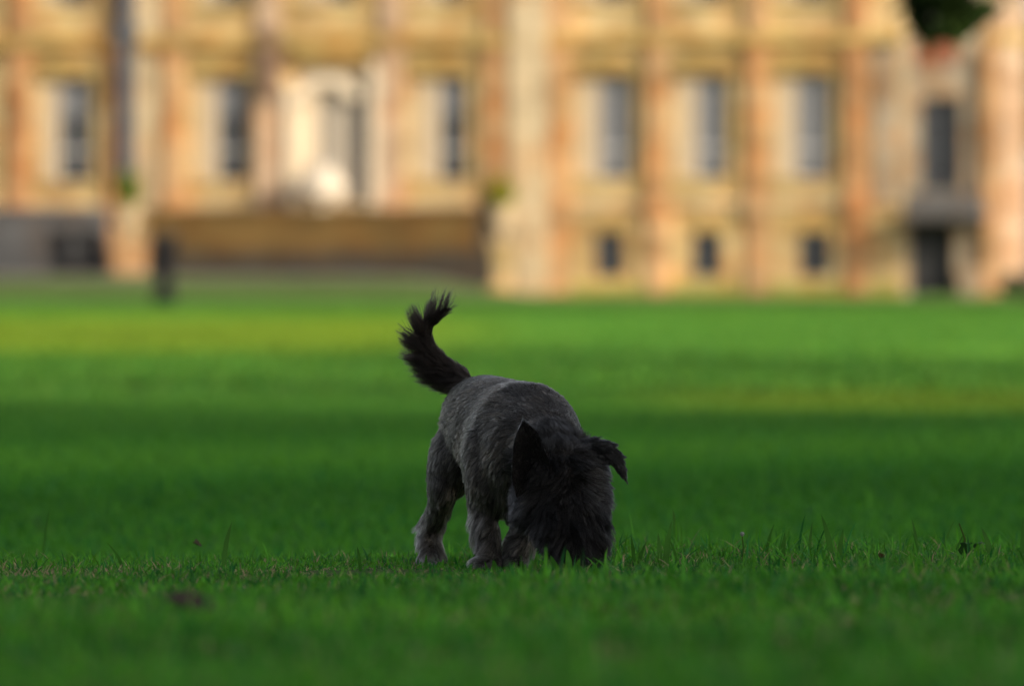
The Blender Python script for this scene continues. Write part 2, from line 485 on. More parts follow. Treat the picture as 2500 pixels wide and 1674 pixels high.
def weed(px, d, s, label):
    x0 = (px - CX) / F_PX * d; z0 = float(ground(x0, d))
    root = empty('weed', (x0, d, z0)); tag(root, label, 'weed')
    rng = random.Random(4)
    V = []; C = []; Q = []
    for k in range(9):
        a = k * 2.4 + rng.random(); L = s * rng.uniform(0.7, 1.1); up = rng.uniform(0.4, 1.1)
        n0 = len(V)
        for i in range(7):
            t = i / 6
            r = L * t; z = L * up * math.sin(t * 2.0) * 0.8
            w = 0.22 * L * (math.sin(math.pi * t) ** 0.6 if 0 < t < 1 else 0.05) * (1 + 0.25 * (-1) ** i)
            ca, sa = math.cos(a), math.sin(a)
            V += [(r*ca - w*sa, r*sa + w*ca, z), (r*ca, r*sa, z - 0.15*w), (r*ca + w*sa, r*sa - w*ca, z)]
            c = (0.018, 0.062, 0.014); C += [c, c, c]
        for i in range(6):
            for q in range(2):
                b = n0 + i * 3 + q
                Q.append((b, b+1, b+4, b+3))
    np_mesh('leaf_rosette', np.array(V), [np.array(Q)], M['leaf'], root, np.array(C), smooth=True)
    MB().tube([(0, 0, 0), (0.004, 0, s * .9), (-0.006, 0, s * 1.5)], [0.0022, 0.0018, 0.0013], 6).build('stem', M['soil'], root)
weed(2350, 14.75, 0.045, 'small dark leafy weed standing in the sharp grass at far right')
def bud(px, py, d, label):
    t = P(px, py, d); z0 = float(ground(t.x, d))
    root = empty('flower_bud', (t.x, d, z0)); tag(root, label, 'flower')
    H = max(t.z - z0, 0.02)
    MB().tube([(0, 0, 0), (0.002, 0, H * .6), (0, 0, H)], [0.0012, 0.001, 0.001], 6).build('stem', M['soil'], root)
    MB().lathe(0, 0, [(0.001, H - 0.002), (0.003, H), (0.0040, H + 0.002), (0.003, H + 0.005), (0.001, H + 0.006)], 10).build('flower_head', noise_mat('pale_petals', (0.14, 0.17, 0.15), (0.20, 0.22, 0.20), 90), root, True)
bud(1812, 1306, 14.7, 'pale round daisy bud on a stem above the grass, nearer the dog\'s right')

# ------------------------------------------------------------------ trees
def crown_cards(centers, radii, n, size, rng, c1, c2):
    idx = rng.integers(0, len(centers), n)
    d = rng.normal(size=(n, 3)); d /= np.linalg.norm(d, axis=1)[:, None]
    r = rng.uniform(0.25, 1.0, n) ** 0.5
    rad = radii[idx]
    pos = centers[idx] + d * (r[:, None] * rad * rng.uniform(0.75, 1.12, n)[:, None])
    a = rng.normal(size=(n, 3)); a /= np.linalg.norm(a, axis=1)[:, None]
    b = np.cross(a, rng.normal(size=(n, 3))); b /= np.linalg.norm(b, axis=1)[:, None]
    s = size * rng.uniform(0.6, 1.4, n)[:, None]
    V = np.stack([pos - a*s, pos + b*s*.45, pos + a*s, pos - b*s*.45], 1).reshape(-1, 3)
    t = rng.uniform(0, 1, n)[:, None]
    shade = rng.uniform(0.8, 1.2, len(centers))[idx][:, None]
    c = (np.array(c1) * (1 - t) + np.array(c2) * t) * shade
    C = np.repeat(c[:, None], 4, 1).reshape(-1, 3)
    F = (np.arange(n) * 4)[:, None] + [0, 1, 2, 3]
    return V, F, C

def tree(x, y, h, cr, seed, label, n=9000, leaf=0.30, low=0.28, branch=None, group='trees beside the lawn'):
    rng = np.random.default_rng(seed)
    z0 = float(ground(x, y)) - 0.1
    root = empty('broadleaf_tree', (x, y, z0)); tag(root, label, 'tree', group)
    cs = []; rs = []
    mb = MB()
    mb.tube([(0, 0, 0), (0.1, 0, h * .15), (0.05, .1, h * .4), (0, 0, h * .8)], [h * .032, h * .022, h * .015, h * .003], 12)
    for k in range(15):
        a = k * 2.399 + rng.uniform(-.3, .3); t = (k + .5) / 15
        zz = h * (low + (0.92 - low) * t)
        rr = cr * math.sqrt(max(0.08, 1 - ((t - 0.38) / 0.68) ** 2)) * rng.uniform(.5, .78)
        c = np.array([math.cos(a) * rr, math.sin(a) * rr, zz]); cs.append(c); rs.append(cr * rng.uniform(.30, .46))
        mb.tube([(0, 0, zz * .62), tuple(c * np.array([.5, .5, .86])), tuple(c)], [h * .010, h * .006, h * .002], 7)
    cs.append(np.array([0, 0, h * .6])); rs.append(cr * .5)
    if branch:
        for (bx, by, bz, br) in branch:
            c = np.array([bx - x, by - y, bz - z0]); cs.append(c); rs.append(br)
        c = np.array([branch[0][0] - x, branch[0][1] - y, branch[0][2] - z0])
        mb.tube([(0, 0, h * .3), tuple(c * .5 + np.array([0, 0, h * .28])), tuple(c + np.array([.0, 0, .4])), tuple(c)], [h * .012, h * .008, h * .003, h * .002], 7)
    mb.build('trunk', M['bark'], root, True)
    cs = np.array(cs); rs = np.array(rs)
    rad = np.stack([rs, rs, rs * .75], 1)
    wts = rs ** 2
    V, F, C = crown_cards(cs, rad, n, leaf, rng, (0.030, 0.060, 0.012), (0.055, 0.095, 0.02))
    if branch:
        nb = len(branch)
        V2, F2, C2 = crown_cards(cs[-nb:], rad[-nb:], 5200, 0.07, rng, (0.010, 0.022, 0.007), (0.018, 0.034, 0.010))  # shade on the hanging branch painted in as darker leaves
        F2 = F2 + len(V)
        V = np.concatenate([V, V2]); F = np.concatenate([F, F2]); C = np.concatenate([C, C2])
    np_mesh('crown', V, [F], M['leaf'], root, C)
    return root

T0 = 19.0
for k, (yy, h, r) in enumerate([(-34, 19, 6.5), (-24, 18, 6.5), (-15, 20, 6.5), (-6, 18, 6.5), (3, 19, 6.5), (10.5, 18, 6.2), (16, 17, 4.8)]):
    tree(T0 + (k % 2) * 1.5, yy, h, r, 40 + k, ['broad green tree far behind the camera', 'round topped tree behind the camera on the right', 'tall tree behind the camera on the right',
         'leafy tree just right of the camera', 'tall leafy tree right of the foreground grass', 'leafy tree right of the dog, outside the picture', 'smaller tree right of the lawn behind the dog'][k], n=(11000, 11000, 11000, 11000, 11000, 6500, 2600)[k], leaf=0.36)
tree(18, 28.5, 15, 4.5, 61, 'narrow thin crowned tree at right of the middle lawn', n=900, leaf=0.3)
tree(19, 36.5, 16, 5.2, 65, 'open crowned tree at right of the middle lawn', n=800, leaf=0.3)
tree(17, 43, 17, 3.2, 62, 'spreading tree whose dark low branch hangs into the top right corner', n=400, leaf=0.3,
     branch=[(a - .09, b, c, d) for a, b, c, d in [(3.05, 60, 3.62, .34), (3.02, 60.1, 3.30, .15), (3.3, 60.0, 3.85, .36), (2.72, 59.9, 3.62, .2), (4.0, 59.5, 4.2, .6), (3.5, 60.0, 3.68, .12), (3.04, 60, 3.36, .26), (3.10, 60, 3.20, .14), (2.62, 60, 3.62, .20), (3.12, 60, 3.6, .3)]])
tree(19, 119, 18, 6.0, 63, 'large tree at right of the far lawn', n=8000, leaf=0.34)
tree(19, 128, 17, 5.4, 64, 'rounded tree at right of the far lawn beyond the large one', n=7000, leaf=0.34)

# ------------------------------------------------------------------ mansion
ANG = math.radians(8.0)
YB = 200.0
ZB = 3.50
cA, sA = math.cos(ANG), math.sin(ANG)
house = empty('mansion', (0, YB, ZB), -ANG)
tag(house, 'long honey stone mansion with pilasters and sash windows behind the lawn', 'mansion')

def U(px, w=0.0):
    k = (px - CX) / F_PX; yl = -w
    return (k * (YB + yl * cA) - yl * sA) / (cA + k * sA)
def Vz(py, w=0.0, u=0.0):
    y = YB - u * sA - w * cA
    return P(CX, py, y).z - ZB

def wall_with_openings(name, u0, u1, v0, v1, w, openings, mat, parent, depth=0.45):
    us = sorted({u0, u1, *[o[0] for o in openings], *[o[1] for o in openings]})
    vs = sorted({v0, v1, *[o[2] for o in openings], *[o[3] for o in openings]})
    V = []; Fc = []
    def quad(*p):
        n = len(V); V.extend(p); Fc.append((n, n+1, n+2, n+3))
    y = -w
    for i in range(len(us) - 1):
        for j in range(len(vs) - 1):
            um, vm = (us[i] + us[i+1]) / 2, (vs[j] + vs[j+1]) / 2
            if any(o[0] < um < o[1] and o[2] < vm < o[3] for o in openings): continue
            quad((us[i], y, vs[j]), (us[i+1], y, vs[j]), (us[i+1], y, vs[j+1]), (us[i], y, vs[j+1]))
    for a, b, c, d in openings:
        yb = y + depth
        quad((a, y, c), (a, y, d), (a, yb, d), (a, yb, c))
        quad((b, y, d), (b, y, c), (b, yb, c), (b, yb, d))
        quad((a, y, d), (b, y, d), (b, yb, d), (a, yb, d))
        quad((b, y, c), (a, y, c), (a, yb, c), (b, yb, c))
    yb = 12.0
    quad((u0, y, v0), (u0, y, v1), (u0, yb, v1), (u0, yb, v0))
    quad((u1, y, v1), (u1, y, v0), (u1, yb, v0), (u1, yb, v1))
    quad((u0, y, v1), (u1, y, v1), (u1, yb, v1), (u0, yb, v1))
    quad((u1, yb, v0), (u0, yb, v0), (u0, yb, v1), (u1, yb, v1))
    return MB().add(V, Fc).build(name, mat, parent)

def sash(u0, us, u1, v0, v1, w, parent, blind=True, pale=0.0, reveal_panel=True):
    """window filling u0..u1; the part u0..us is a cream shutter panel, us..u1 glazing"""
    y = -w + 0.16
    fr = MB()
    t = 0.03
    fr.box(us, us + t, y, y + .06, v0, v1).box(u1 - t, u1, y, y + .06, v0, v1)
    fr.box(us + t, u1 - t, y, y + .06, v0, v0 + t).box(us + t, u1 - t, y, y + .06, v1 - t, v1)
    um = us + (u1 - us) * 0.56
    vm = v0 + (v1 - v0) * 0.30
    fr.box(us + t, u1 - t, y - .03, y + .06, vm - .035, vm + .035)
    fr.box(um - .014, um + .014, y + .005, y + .055, v0 + t, vm - .035).box(um - .014, um + .014, y + .005, y + .055, vm + .035, v1 - t)
    wi = fr.build('window', M['white'], parent)
    MB().box(us + t, u1 - t, y + .065, y + .10, v0 + t, v1 - t).build('pane', M['glass'], wi)
    if blind:
        MB().box(us + t + .01, u1 - t - .01, y + .035, y + .06, v0 + (v1 - v0) * .64, v1 - t - .005).build('blind', M['greyblind'], wi)
    if pale:
        MB().box(us + t + .01, us + t + (u1 - us - 2 * t) * pale, y + .030, y + .06, v0 + t + .005, v1 - t - .005).build('curtain', M['greyblind'], wi)  # sky reflection in the glass painted as a grey sheet
    if reveal_panel:
        sh = MB(); y2 = y - .04
        sh.box(u0, us - .005, y2 + .02, y2 + .08, v0, v1)
        n = 3
        for k in range(n):
            a = v0 + (v1 - v0) * (k + .08) / n; b = v0 + (v1 - v0) * (k + .92) / n
            sh.box(u0 + .07, us - .08, y2, y2 + .018, a, b)
        sh.build('shutter', M['shutter'], wi)
    MB().box(u0 - .08, u1 + .08, -w - .10, -w + .15, v0 - .13, v0 - .003).build('sill', M['olive'], wi)
    return wi

# windows of the main floor: (left edge of cream panel, left edge of glass, right edge), px
mains = [(94, 140, 228, 0), (474, 528, 608, 0), (1008, 1070, 1142, 0), (1402, 1460, 1548, 0.98), (1644, 1698, 1780, 0.98), (1886, 1942, 2032, 0.98)]
VT, VBt = 188, 438
opn = []
for a, b, c, pl in mains:
    opn.append((U(a), U(c), Vz(VBt), Vz(VT)))
uppers = []
for a, b, c, pl in mains + [(735, 800, 870, 0)]:
    u = (U(a), U(b), U(c), Vz(4), Vz(4) + 2.4); uppers.append(u); opn.append((u[0], u[2], u[3], u[4]))
bases = [(1452, 1526), (1690, 1764), (1950, 2028)]
for a, c in bases:
    opn.append((U(a), U(c), Vz(676), Vz(568)))
door = (U(722), U(905), Vz(512), Vz(165)); opn.append(door)
VTOP = Vz(0) + 6.0
wall_with_openings('wall', U(-260), U(2205), -1.2, VTOP, 0.0, opn, M['wall'], house)
for a, b, c, pl in mains:
    sash(U(a), U(b), U(c), Vz(VBt), Vz(VT), 0.0, house, blind=pl == 0, pale=pl)
    # hood over the window
    MB().box(U(a) - .15, U(c) + .15, -.16, -.003, Vz(182), Vz(172)).box(U(a) - .05, U(c) + .05, -.08, -.003, Vz(171), Vz(158)).build('window_hood', M['olive'], house)
    MB().add([(U(a) - .15, -.16, Vz(157)), (U(c) + .15, -.16, Vz(157)), ((U(a) + U(c)) / 2, -.16, Vz(132)), (U(a) - .15, -.003, Vz(157)), (U(c) + .15, -.003, Vz(157)), ((U(a) + U(c)) / 2, -.003, Vz(132))],
             [(0, 1, 2), (5, 4, 3), (0, 3, 4, 1), (1, 4, 5, 2), (2, 5, 3, 0)]).build('pediment', M['olive'], house)
for u in uppers:
    sash(*u, 0.0, house)
for a, c in bases:
    u0, u1, v0, v1 = U(a), U(c), Vz(676), Vz(568)
    y = .08; fr = MB(); t = .04
    fr.box(u0, u0 + t, y, y + .06, v0, v1).box(u1 - t, u1, y, y + .06, v0, v1).box(u0 + t, u1 - t, y, y + .06, v1 - t, v1).box(u0 + t, u1 - t, y, y + .06, v0, v0 + t)
    fr.box((u0 + u1) / 2 - .02, (u0 + u1) / 2 + .02, y, y + .05, v0 + t, v1 - t)
    wi = fr.build('basement_window', M['lead'], house)
    MB().box(u0 + t, u1 - t, y + .065, y + .1, v0 + t, v1 - t).build('pane', M['glass'], wi)
    MB().box(u0 - .12, u1 + .12, -.06, -.003, v1 + .02, v1 + .30).build('lintel', M['olive'], wi)

# pilasters (px left, px right, material)
pil = [(28, 72, 'pilaster_red'), (268, 292, 'pilaster_red'), (402, 452, 'pilaster'), (628, 688, 'pilaster_pink'), (930, 985, 'pilaster_pink'), (1188, 1240, 'pilaster'),
       (1344, 1390, 'pilaster'), (1584, 1632, 'pilaster'), (1828, 1874, 'pilaster'), (2070, 2116, 'pilaster_red')]
for a, b, m in pil:
    u0, u1 = U(a), U(b)
    mb = MB()
    mb.box(u0, u1, -.20, -.003, Vz(500) + .08, Vz(128))
    mb.box(u0 - .06, u1 + .06, -.26, -.003, Vz(500) - .25, Vz(500) + .077)
    mb.box(u0 - .05, u1 + .05, -.25, -.003, Vz(127), Vz(112))
    mb.box(u0, u1, -.16, -.003, Vz(80), VTOP - .6)
    mb.box(u0 - .02, u1 + .02, -.14, -.003, -1.0, Vz(500) - .253)
    mb.build('pilaster', M[m], house)
MB().box(U(2132), U(2198), -.08, -.004, Vz(496), Vz(86)).build('pier', M['grey'], house)  # turret shade on the wall, painted as an added greyer strip
# cream pier between two pilasters
MB().box(U(1248), U(1340), -.32, -.004, -1.0, VTOP - .3).build('pier', M['cream'], house)
MB().box(U(320), U(400), -.06, -.004, Vz(495), VTOP - .3).build('pier', M['cream'], house)
# courses
MB().box(U(-260), U(2204), -.30, -.006, Vz(112) + .003, Vz(99)).box(U(-260), U(2204), -.20, -.006, Vz(98.5), Vz(84)).build('cornice', M['olive'], house)
MB().box(U(-260), U(2204), -.12, -.006, Vz(505), Vz(492)).build('string_course', M['cream'], house)
MB().box(U(-270), U(2206), -.45, -.006, VTOP - .25, VTOP + .15).build('roof_cornice', M['cream'], house)
# ground floor plinth
MB().box(U(1240), U(2200), -.10, -.005, -1.1, Vz(694)).build('plinth', M['moss'], house)
# grey rainwater pipe with hopper
pp = MB()
pp.box(U(296), U(332), -.34, -.01, Vz(440), VTOP - .4)
pp.box(U(284), U(342), -.42, -.01, Vz(100), Vz(66))
for q in (180, 290, 400): pp.box(U(291), U(337), -.36, -.01, Vz(q + 4), Vz(q))
pp.build('drainpipe', M['lead'], house)
pp = MB().box(U(652), U(676), -.34, -.20, Vz(240), Vz(96)).box(U(640), U(684), -.40, -.01, Vz(95), Vz(70))
pp.build('drainpipe', M['rust'], house)

# entrance: arched cream surround, glazed doors
e = MB()
e.box(U(700), door[0], -.30, .2, Vz(512), Vz(210)).box(door[1], U(928), -.20, .2, Vz(512), Vz(150))
n = 14
uc = (U(722) + U(880)) / 2; ru = (U(880) - U(722)) / 2
for k in range(n):
    a0 = math.pi * k / n; a1 = math.pi * (k + 1) / n
    p0 = (uc + ru * math.cos(a0), Vz(240) + ru * .75 * math.sin(a0)); p1 = (uc + ru * math.cos(a1), Vz(240) + ru * .75 * math.sin(a1))
    q0 = (uc + ru * .55 * math.cos(a0), Vz(240) + ru * .4 * math.sin(a0)); q1 = (uc + ru * .55 * math.cos(a1), Vz(240) + ru * .4 * math.sin(a1))
    e.add([(p0[0], -.15, p0[1]), (p1[0], -.15, p1[1]), (q1[0], -.15, q1[1]), (q0[0], -.15, q0[1]), (p0[0], .2, p0[1]), (p1[0], .2, p1[1]), (q1[0], .2, q1[1]), (q0[0], .2, q0[1])],
          [(0, 3, 2, 1), (0, 1, 5, 4), (2, 3, 7, 6)])
e.build('door_surround', M['shutter_white'], house)
MB().box(U(700), U(905), -.36, -.004, Vz(150), Vz(136)).box(U(725), U(885), -.28, -.004, Vz(134), Vz(112) - .01).build('door_hood', M['olive'], house)
MB().box(U(716), U(912), .20, .30, Vz(512), Vz(165)).build('door_panel', M['shutter_white'], house)
dl = MB().box(U(795), U(868), .12, .17, Vz(500), Vz(205)); dlo = dl.build('door', M['doorpaint'], house)
MB().box(U(868.5), U(892), .12, .16, Vz(500), Vz(190)).build('door_pane', M['glass'], house)
MB().box(U(792), U(794.5), .08, .18, Vz(505), Vz(205)).box(U(869), U(872), .07, .115, Vz(505), Vz(205)).build('door_frame', M['white'], house)
MB().box(U(893), U(904), .10, .16, Vz(505), Vz(190)).build('door_jamb', M['lead'], house)

# left basement front, its shade painted into grey stone, with a dark archway
aw = 0.35
lb = [(U(118, aw), U(172, aw), Vz(668, aw), Vz(560, aw)), (U(186, aw), U(240, aw), Vz(668, aw), Vz(560, aw))]
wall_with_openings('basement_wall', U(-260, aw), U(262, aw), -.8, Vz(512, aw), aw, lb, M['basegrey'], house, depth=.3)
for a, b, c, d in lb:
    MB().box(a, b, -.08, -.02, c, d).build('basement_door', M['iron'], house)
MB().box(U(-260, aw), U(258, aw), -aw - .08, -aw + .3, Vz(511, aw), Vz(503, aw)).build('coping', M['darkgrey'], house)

# right bay: recess with its shade put into greyer stone, balcony, round turret
RB = U(2205)
ro = [(U(2246), U(2346), Vz(468), Vz(245)), (U(2218), U(2330), -.8, Vz(548))]
wall_with_openings('bay_wall', RB, U(2400), -1.2, VTOP, -0.05, ro, M['grey'], house)
MB().box(U(2236), U(2338), .02, .047, Vz(165), Vz(108)).build('brick_panel', M['brick'], house)
wi = MB().box(U(2250), U(2257), .25, .31, Vz(468), Vz(245)).box(U(2338), U(2346), .25, .31, Vz(468), Vz(245)).box(U(2292), U(2295), .25, .30, Vz(468), Vz(245)).box(U(2257), U(2331), .24, .30, Vz(372), Vz(367)).build('window', M['lead'], house)
MB().box(U(2246), U(2346), .32, .36, Vz(468), Vz(245)).build('pane', M['glass'], wi)
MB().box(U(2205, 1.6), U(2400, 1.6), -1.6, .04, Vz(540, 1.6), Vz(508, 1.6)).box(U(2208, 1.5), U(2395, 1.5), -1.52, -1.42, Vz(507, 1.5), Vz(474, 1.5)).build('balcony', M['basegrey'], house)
MB().box(U(2208), U(2330), .42, .5, -1.1, Vz(540)).build('porch_door', M['iron'], house)
MB().box(U(2345, .2), U(2400, .2), -.5, -.2, -1.0, Vz(655, .2)).build('plinth', M['grey'], house)
tc_u = U(2440); 
tr = MB(); prof_n = 10
rt = (U(2500) - U(2380)) / 2 * 1.02
vs = []; nseg = 8
for zz in (-1.2, VTOP - .5):
    for k in range(nseg):
        a = math.pi / 8 + 2 * math.pi * k / nseg
        vs.append((tc_u + rt * 1.08 * math.cos(a), rt * .93 + rt * 1.08 * math.sin(a), zz))
tr.add(vs, [tuple((k, (k + 1) % nseg, nseg + (k + 1) % nseg, nseg + k)) for k in range(nseg)] + [tuple(nseg + k for k in range(nseg))])
tr.build('turret', M['pilaster_pink'], house)
MB().box(U(2400, .2), U(2436, .2), -.20, .2, -.2, Vz(118)).build('pilaster', M['pilaster'], house)
mb = MB().lathe(tc_u, rt * .93, [(rt * 1.17, Vz(112)), (rt * 1.2, Vz(97)), (rt * 1.12, Vz(86))], 24); mb.build('turret_course', M['olive'], house)

# ------------------------------------------------------------------ terrace, planters, sundial, door glint
TW = 4.2
def world_from_local(u, w, v):
    return Vector((u * cA - w * sA, YB - u * sA - w * cA, ZB + v))
ter = empty('terrace', (0, YB, ZB), -ANG)
tag(ter, 'brown stone terrace wall below the arched entrance of the mansion', 'terrace')
t0, t1 = U(362, TW), U(1165, TW)
zt, zb = Vz(522, TW), Vz(668, TW) - .25
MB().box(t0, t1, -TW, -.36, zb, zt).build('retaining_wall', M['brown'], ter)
MB().box(t0 + .01, t1 - .01, -TW - .06, -TW + .003 - .006, zb, Vz(612, TW)).build('wall_base', M['brown_dark'], ter)  # shade along the foot of the terrace wall, painted as a dark strip
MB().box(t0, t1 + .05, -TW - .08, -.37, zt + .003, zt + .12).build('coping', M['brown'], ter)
# sloping stair cheek at the right end
c0, c1 = t1 + .005, U(1205, TW)
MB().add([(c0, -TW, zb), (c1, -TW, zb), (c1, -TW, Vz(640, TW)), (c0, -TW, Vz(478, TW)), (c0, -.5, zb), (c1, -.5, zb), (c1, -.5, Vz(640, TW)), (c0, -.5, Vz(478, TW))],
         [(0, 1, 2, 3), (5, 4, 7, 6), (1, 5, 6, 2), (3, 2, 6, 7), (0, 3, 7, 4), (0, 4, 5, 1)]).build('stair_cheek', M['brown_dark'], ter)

ped = empty('pedestal', world_from_local(U(318, TW), TW, Vz(668, TW) - .1), -ANG)
tag(ped, 'square orange stone pedestal at the left end of the terrace wall', 'pedestal')
pw = (U(360, TW) - U(276, TW)) / 2 - .01
hh = Vz(588, TW) - Vz(668, TW) + .1
MB().box(-pw, pw, -.1, .8, 0, hh).build('pedestal_block', M['pilaster'], ped)
MB().box(-pw - .03, pw + .03, -.13, .83, hh + .003, hh + .07).build('pedestal_cap', M['cream'], ped)

def planter(px, ytop, ybot, w, label, plabel, cplant, pmin, pmax, rw):
    base = world_from_local(U(px, w), w, Vz(ybot, w))
    H = (ybot - ytop) / F_PX * 196
    r = rw / F_PX * 196
    po = empty('stone_urn', base); tag(po, label, 'urn', 'urns on the ends of the terrace')
    prof = [(r * .55, 0), (r * .55, H * .06), (r * .25, H * .12), (r * .25, H * .2), (r * .75, H * .36), (r * .97, H * .6), (r, H * .8), (r * .9, H * .92), (r * 1.05, H * .96), (r * 1.05, H)]
    MB().lathe(0, 0, prof, 24).build('bowl', M['cream'], po, True)
    pl = empty('spiky_plant', base + Vector((0, 0, H))); tag(pl, plabel, 'plant', 'plants in the terrace urns')
    rng = np.random.default_rng(int(px))
    V = []; C = []; Q = []
    hp = (ytop - pmin) / F_PX * 196
    for k in range(90):
        a = rng.uniform(0, 6.28); sp = rng.uniform(.05, 1) * (pmax / F_PX * 196); hz = hp * rng.uniform(.5, 1.05) * (1 - .3 * sp)
        n0 = len(V)
        for i in range(6):
            t = i / 5; wd = .065 * (1 - t) + .004
            x = math.cos(a) * sp * t ** 1.5; y = math.sin(a) * sp * t ** 1.5; z = hz * (t - .25 * t * t * sp)
            V += [(x - wd * math.sin(a), y + wd * math.cos(a), z), (x + wd * math.sin(a), y - wd * math.cos(a), z)]
            c = np.array(cplant) * rng.uniform(.7, 1.3); C += [c, c]
        for i in range(5):
            b = n0 + 2 * i; Q.append((b, b+1, b+3, b+2))
    rr = pmax / F_PX * 196 * .62
    V3, F3, C3 = crown_cards(np.array([[0, 0, hp * .42], [rr * .4, 0, hp * .3], [-rr * .4, 0, hp * .34]]), np.array([[rr, rr, hp * .42], [rr * .6] * 3, [rr * .6] * 3]), 700, .055, rng, np.array(cplant) * .8, np.array(cplant) * 1.2)
    np_mesh('leaves', np.concatenate([np.array(V), V3]), [np.array(Q), F3 + len(V)], M['leaf'], pl, np.concatenate([np.array(C), C3]))
planter(312, 505, 582, TW - .3, 'round cream stone urn on the orange pedestal left of the terrace', 'spiky green plant in the left urn', (0.12, 0.20, 0.012), 392, 60, 37)
planter(1222, 505, 585, TW - .3, 'round cream stone urn beside the right end of the terrace', 'spiky yellow green plant in the right urn', (0.28, 0.29, 0.018), 415, 62, 28)
pd2 = empty('pedestal', world_from_local(U(1222, TW - .3), TW - .3, Vz(668, TW) - .4), -ANG)
tag(pd2, 'cream stone pedestal beside the right end of the terrace', 'pedestal')
hh2 = Vz(585, TW - .3) - (Vz(668, TW) - .4)
MB().box(-.26, .26, -.26, .26, 0, hh2 - .075).build('pedestal_block', M['wall'], pd2)
MB().box(-.30, .30, -.30, .30, hh2 - .072, hh2 - .002).build('pedestal_cap', M['cream'], pd2)

# added pale solid in place of the sun glint at the door
ub = world_from_local(U(782, 1.2), 1.2, zt + .122)
wu = empty('white_urn', ub); tag(wu, 'bright cream white round vase on the terrace in front of the entrance door', 'vase')
r = .50
MB().lathe(0, 0, [(.30, 0), (.30, .05), (.20, .10), (.22, .14), (.50, .26), (.62, .44), (.60, .64), (.44, .86), (.36, .98), (.36, 1.02)], 28).build('vase_body', noise_mat('white_glaze', (0.55, 0.47, 0.36), (0.50, 0.43, 0.33), 4, 0.6, 0.6, bump=0), wu, True)
MB().lathe(0, 0, [(.37, 1.023), (.385, 1.04), (.385, 1.07), (.34, 1.08)], 28).build('vase_rim', M['white'], wu, True)

# dark sundial on the lawn
sd_d = 142.0
sb = P(402, 742, sd_d)
gz = float(ground(sb.x, sd_d))
sdl = empty('sundial', (sb.x, sd_d, gz)); tag(sdl, 'dark stone sundial pedestal standing on the far lawn at left', 'sundial')
H = P(402, 566, sd_d).z - gz
MB().lathe(0, 0, [(.20, 0), (.21, .14), (.17, .18), (.14, .26), (.13, H * .38), (.16, H * .52), (.22, H * .66), (.19, H * .76), (.20, H * .82)], 16).build('pedestal_shaft', noise_mat('dark_mossy_stone', (0.022, 0.022, 0.026), (0.040, 0.036, 0.034), 5, 0.9, 0.2), sdl, True)
MB().lathe(0, 0, [(.24, H * .82 + .002), (.25, H * .9), (.22, H * .96), (.08, H * .965)], 16).build('dial_plate', M['iron'], sdl, True)
MB().add([(0, -.1, H * .965), (0.01, -.1, H * .965), (0.01, .1, H * .965), (0, .1, H * .965), (0, .1, H * 1.05), (0.01, .1, H * 1.05)], [(0, 1, 5, 4), (0, 4, 3), (1, 2, 5), (2, 3, 4, 5), (0, 3, 2, 1)]).build('gnomon', M['iron'], sdl)

# dark shrub at the foot of the turret
def shrub(px, d, r, h, seed, label):
    x = (px - CX) / F_PX * d; z = float(ground(x, d))
    root = empty('shrub', (x, d, z)); tag(root, label, 'shrub')
    rng = np.random.default_rng(seed)
    cs = np.array([[rng.uniform(-r, r) * .5, rng.uniform(-r, r) * .5, h * rng.uniform(.3, .7)] for _ in range(6)]); rd = np.full((6, 3), r * .5)
    V, F, C = crown_cards(cs, rd, 1200, .06, rng, (0.02, 0.035, 0.01), (0.035, 0.055, 0.014))
    np_mesh('foliage', V, [F], M['leaf'], root, C)
    MB().tube([(0, 0, 0), (0, 0, h * .5)], [.03, .01], 6).build('stem', M['bark'], root)
shrub(2478, 194, .55, .55, 5, 'low dark shrub at the foot of the turret at far right')
tree(17.5, 214, 17, 5.5, 71, 'dark tree behind the right end of the mansion', n=9000, leaf=.3, group='trees behind the mansion', low=.08)

exec_dog = True

# ------------------------------------------------------------------ the dog
DD = 14.62
dog = empty('dog', (P(1250, 1390, DD).x, DD, float(ground(0, DD))))
tag(dog, 'grey black shaggy terrier with raised tail sniffing the grass head down', 'dog')
DOGM = dog.matrix_world.copy(); DOGM.translation = dog.location
S = DD / F_PX                                  # metres per photo pixel at the dog

def Q3(px, py, dy):                            # pixel + depth offset -> world numpy
    return np.array(P(px, py, DD + dy))

# (px, py, depth offset, rx, ry(depth), rz) ellipsoids in photo pixels
def interp_ells(keys, n):
    out = []
    for a, b in zip(keys[:-1], keys[1:]):
        for k in range(n):
            t = k / n; out.append(tuple(a[i] * (1 - t) + b[i] * t for i in range(7)))
    return out + [keys[-1]]
ELL = interp_ells([(1168, 1028, .36, 92, 84, 110, 0), (1190, 1035, .27, 104, 90, 121, 0), (1218, 1050, .18, 112, 90, 130, 0), (1254, 1072, .10, 122, 80, 143, 0), (1283, 1086, .03, 143, 100, 155, 0), (1306, 1112, -.04, 126, 90, 126, 0)], 7)
ELL += [(1150, 1080, .36, 80, 80, 92, 0),
    (1090, 1130, .34, 45, 80, 98, 8), (1082, 1185, .33, 38, 64, 62, 0), (1115, 1120, .33, 48, 80, 90, 0),
    (1262, 1140, .34, 52, 80, 110, 0), (1200, 1165, .0, 62, 66, 92, -4), (1178, 1120, .01, 50, 60, 90, 0),
    (1360, 1150, -.03, 62, 60, 100, 0), (1250, 1190, .0, 58, 100, 66, 0),
]
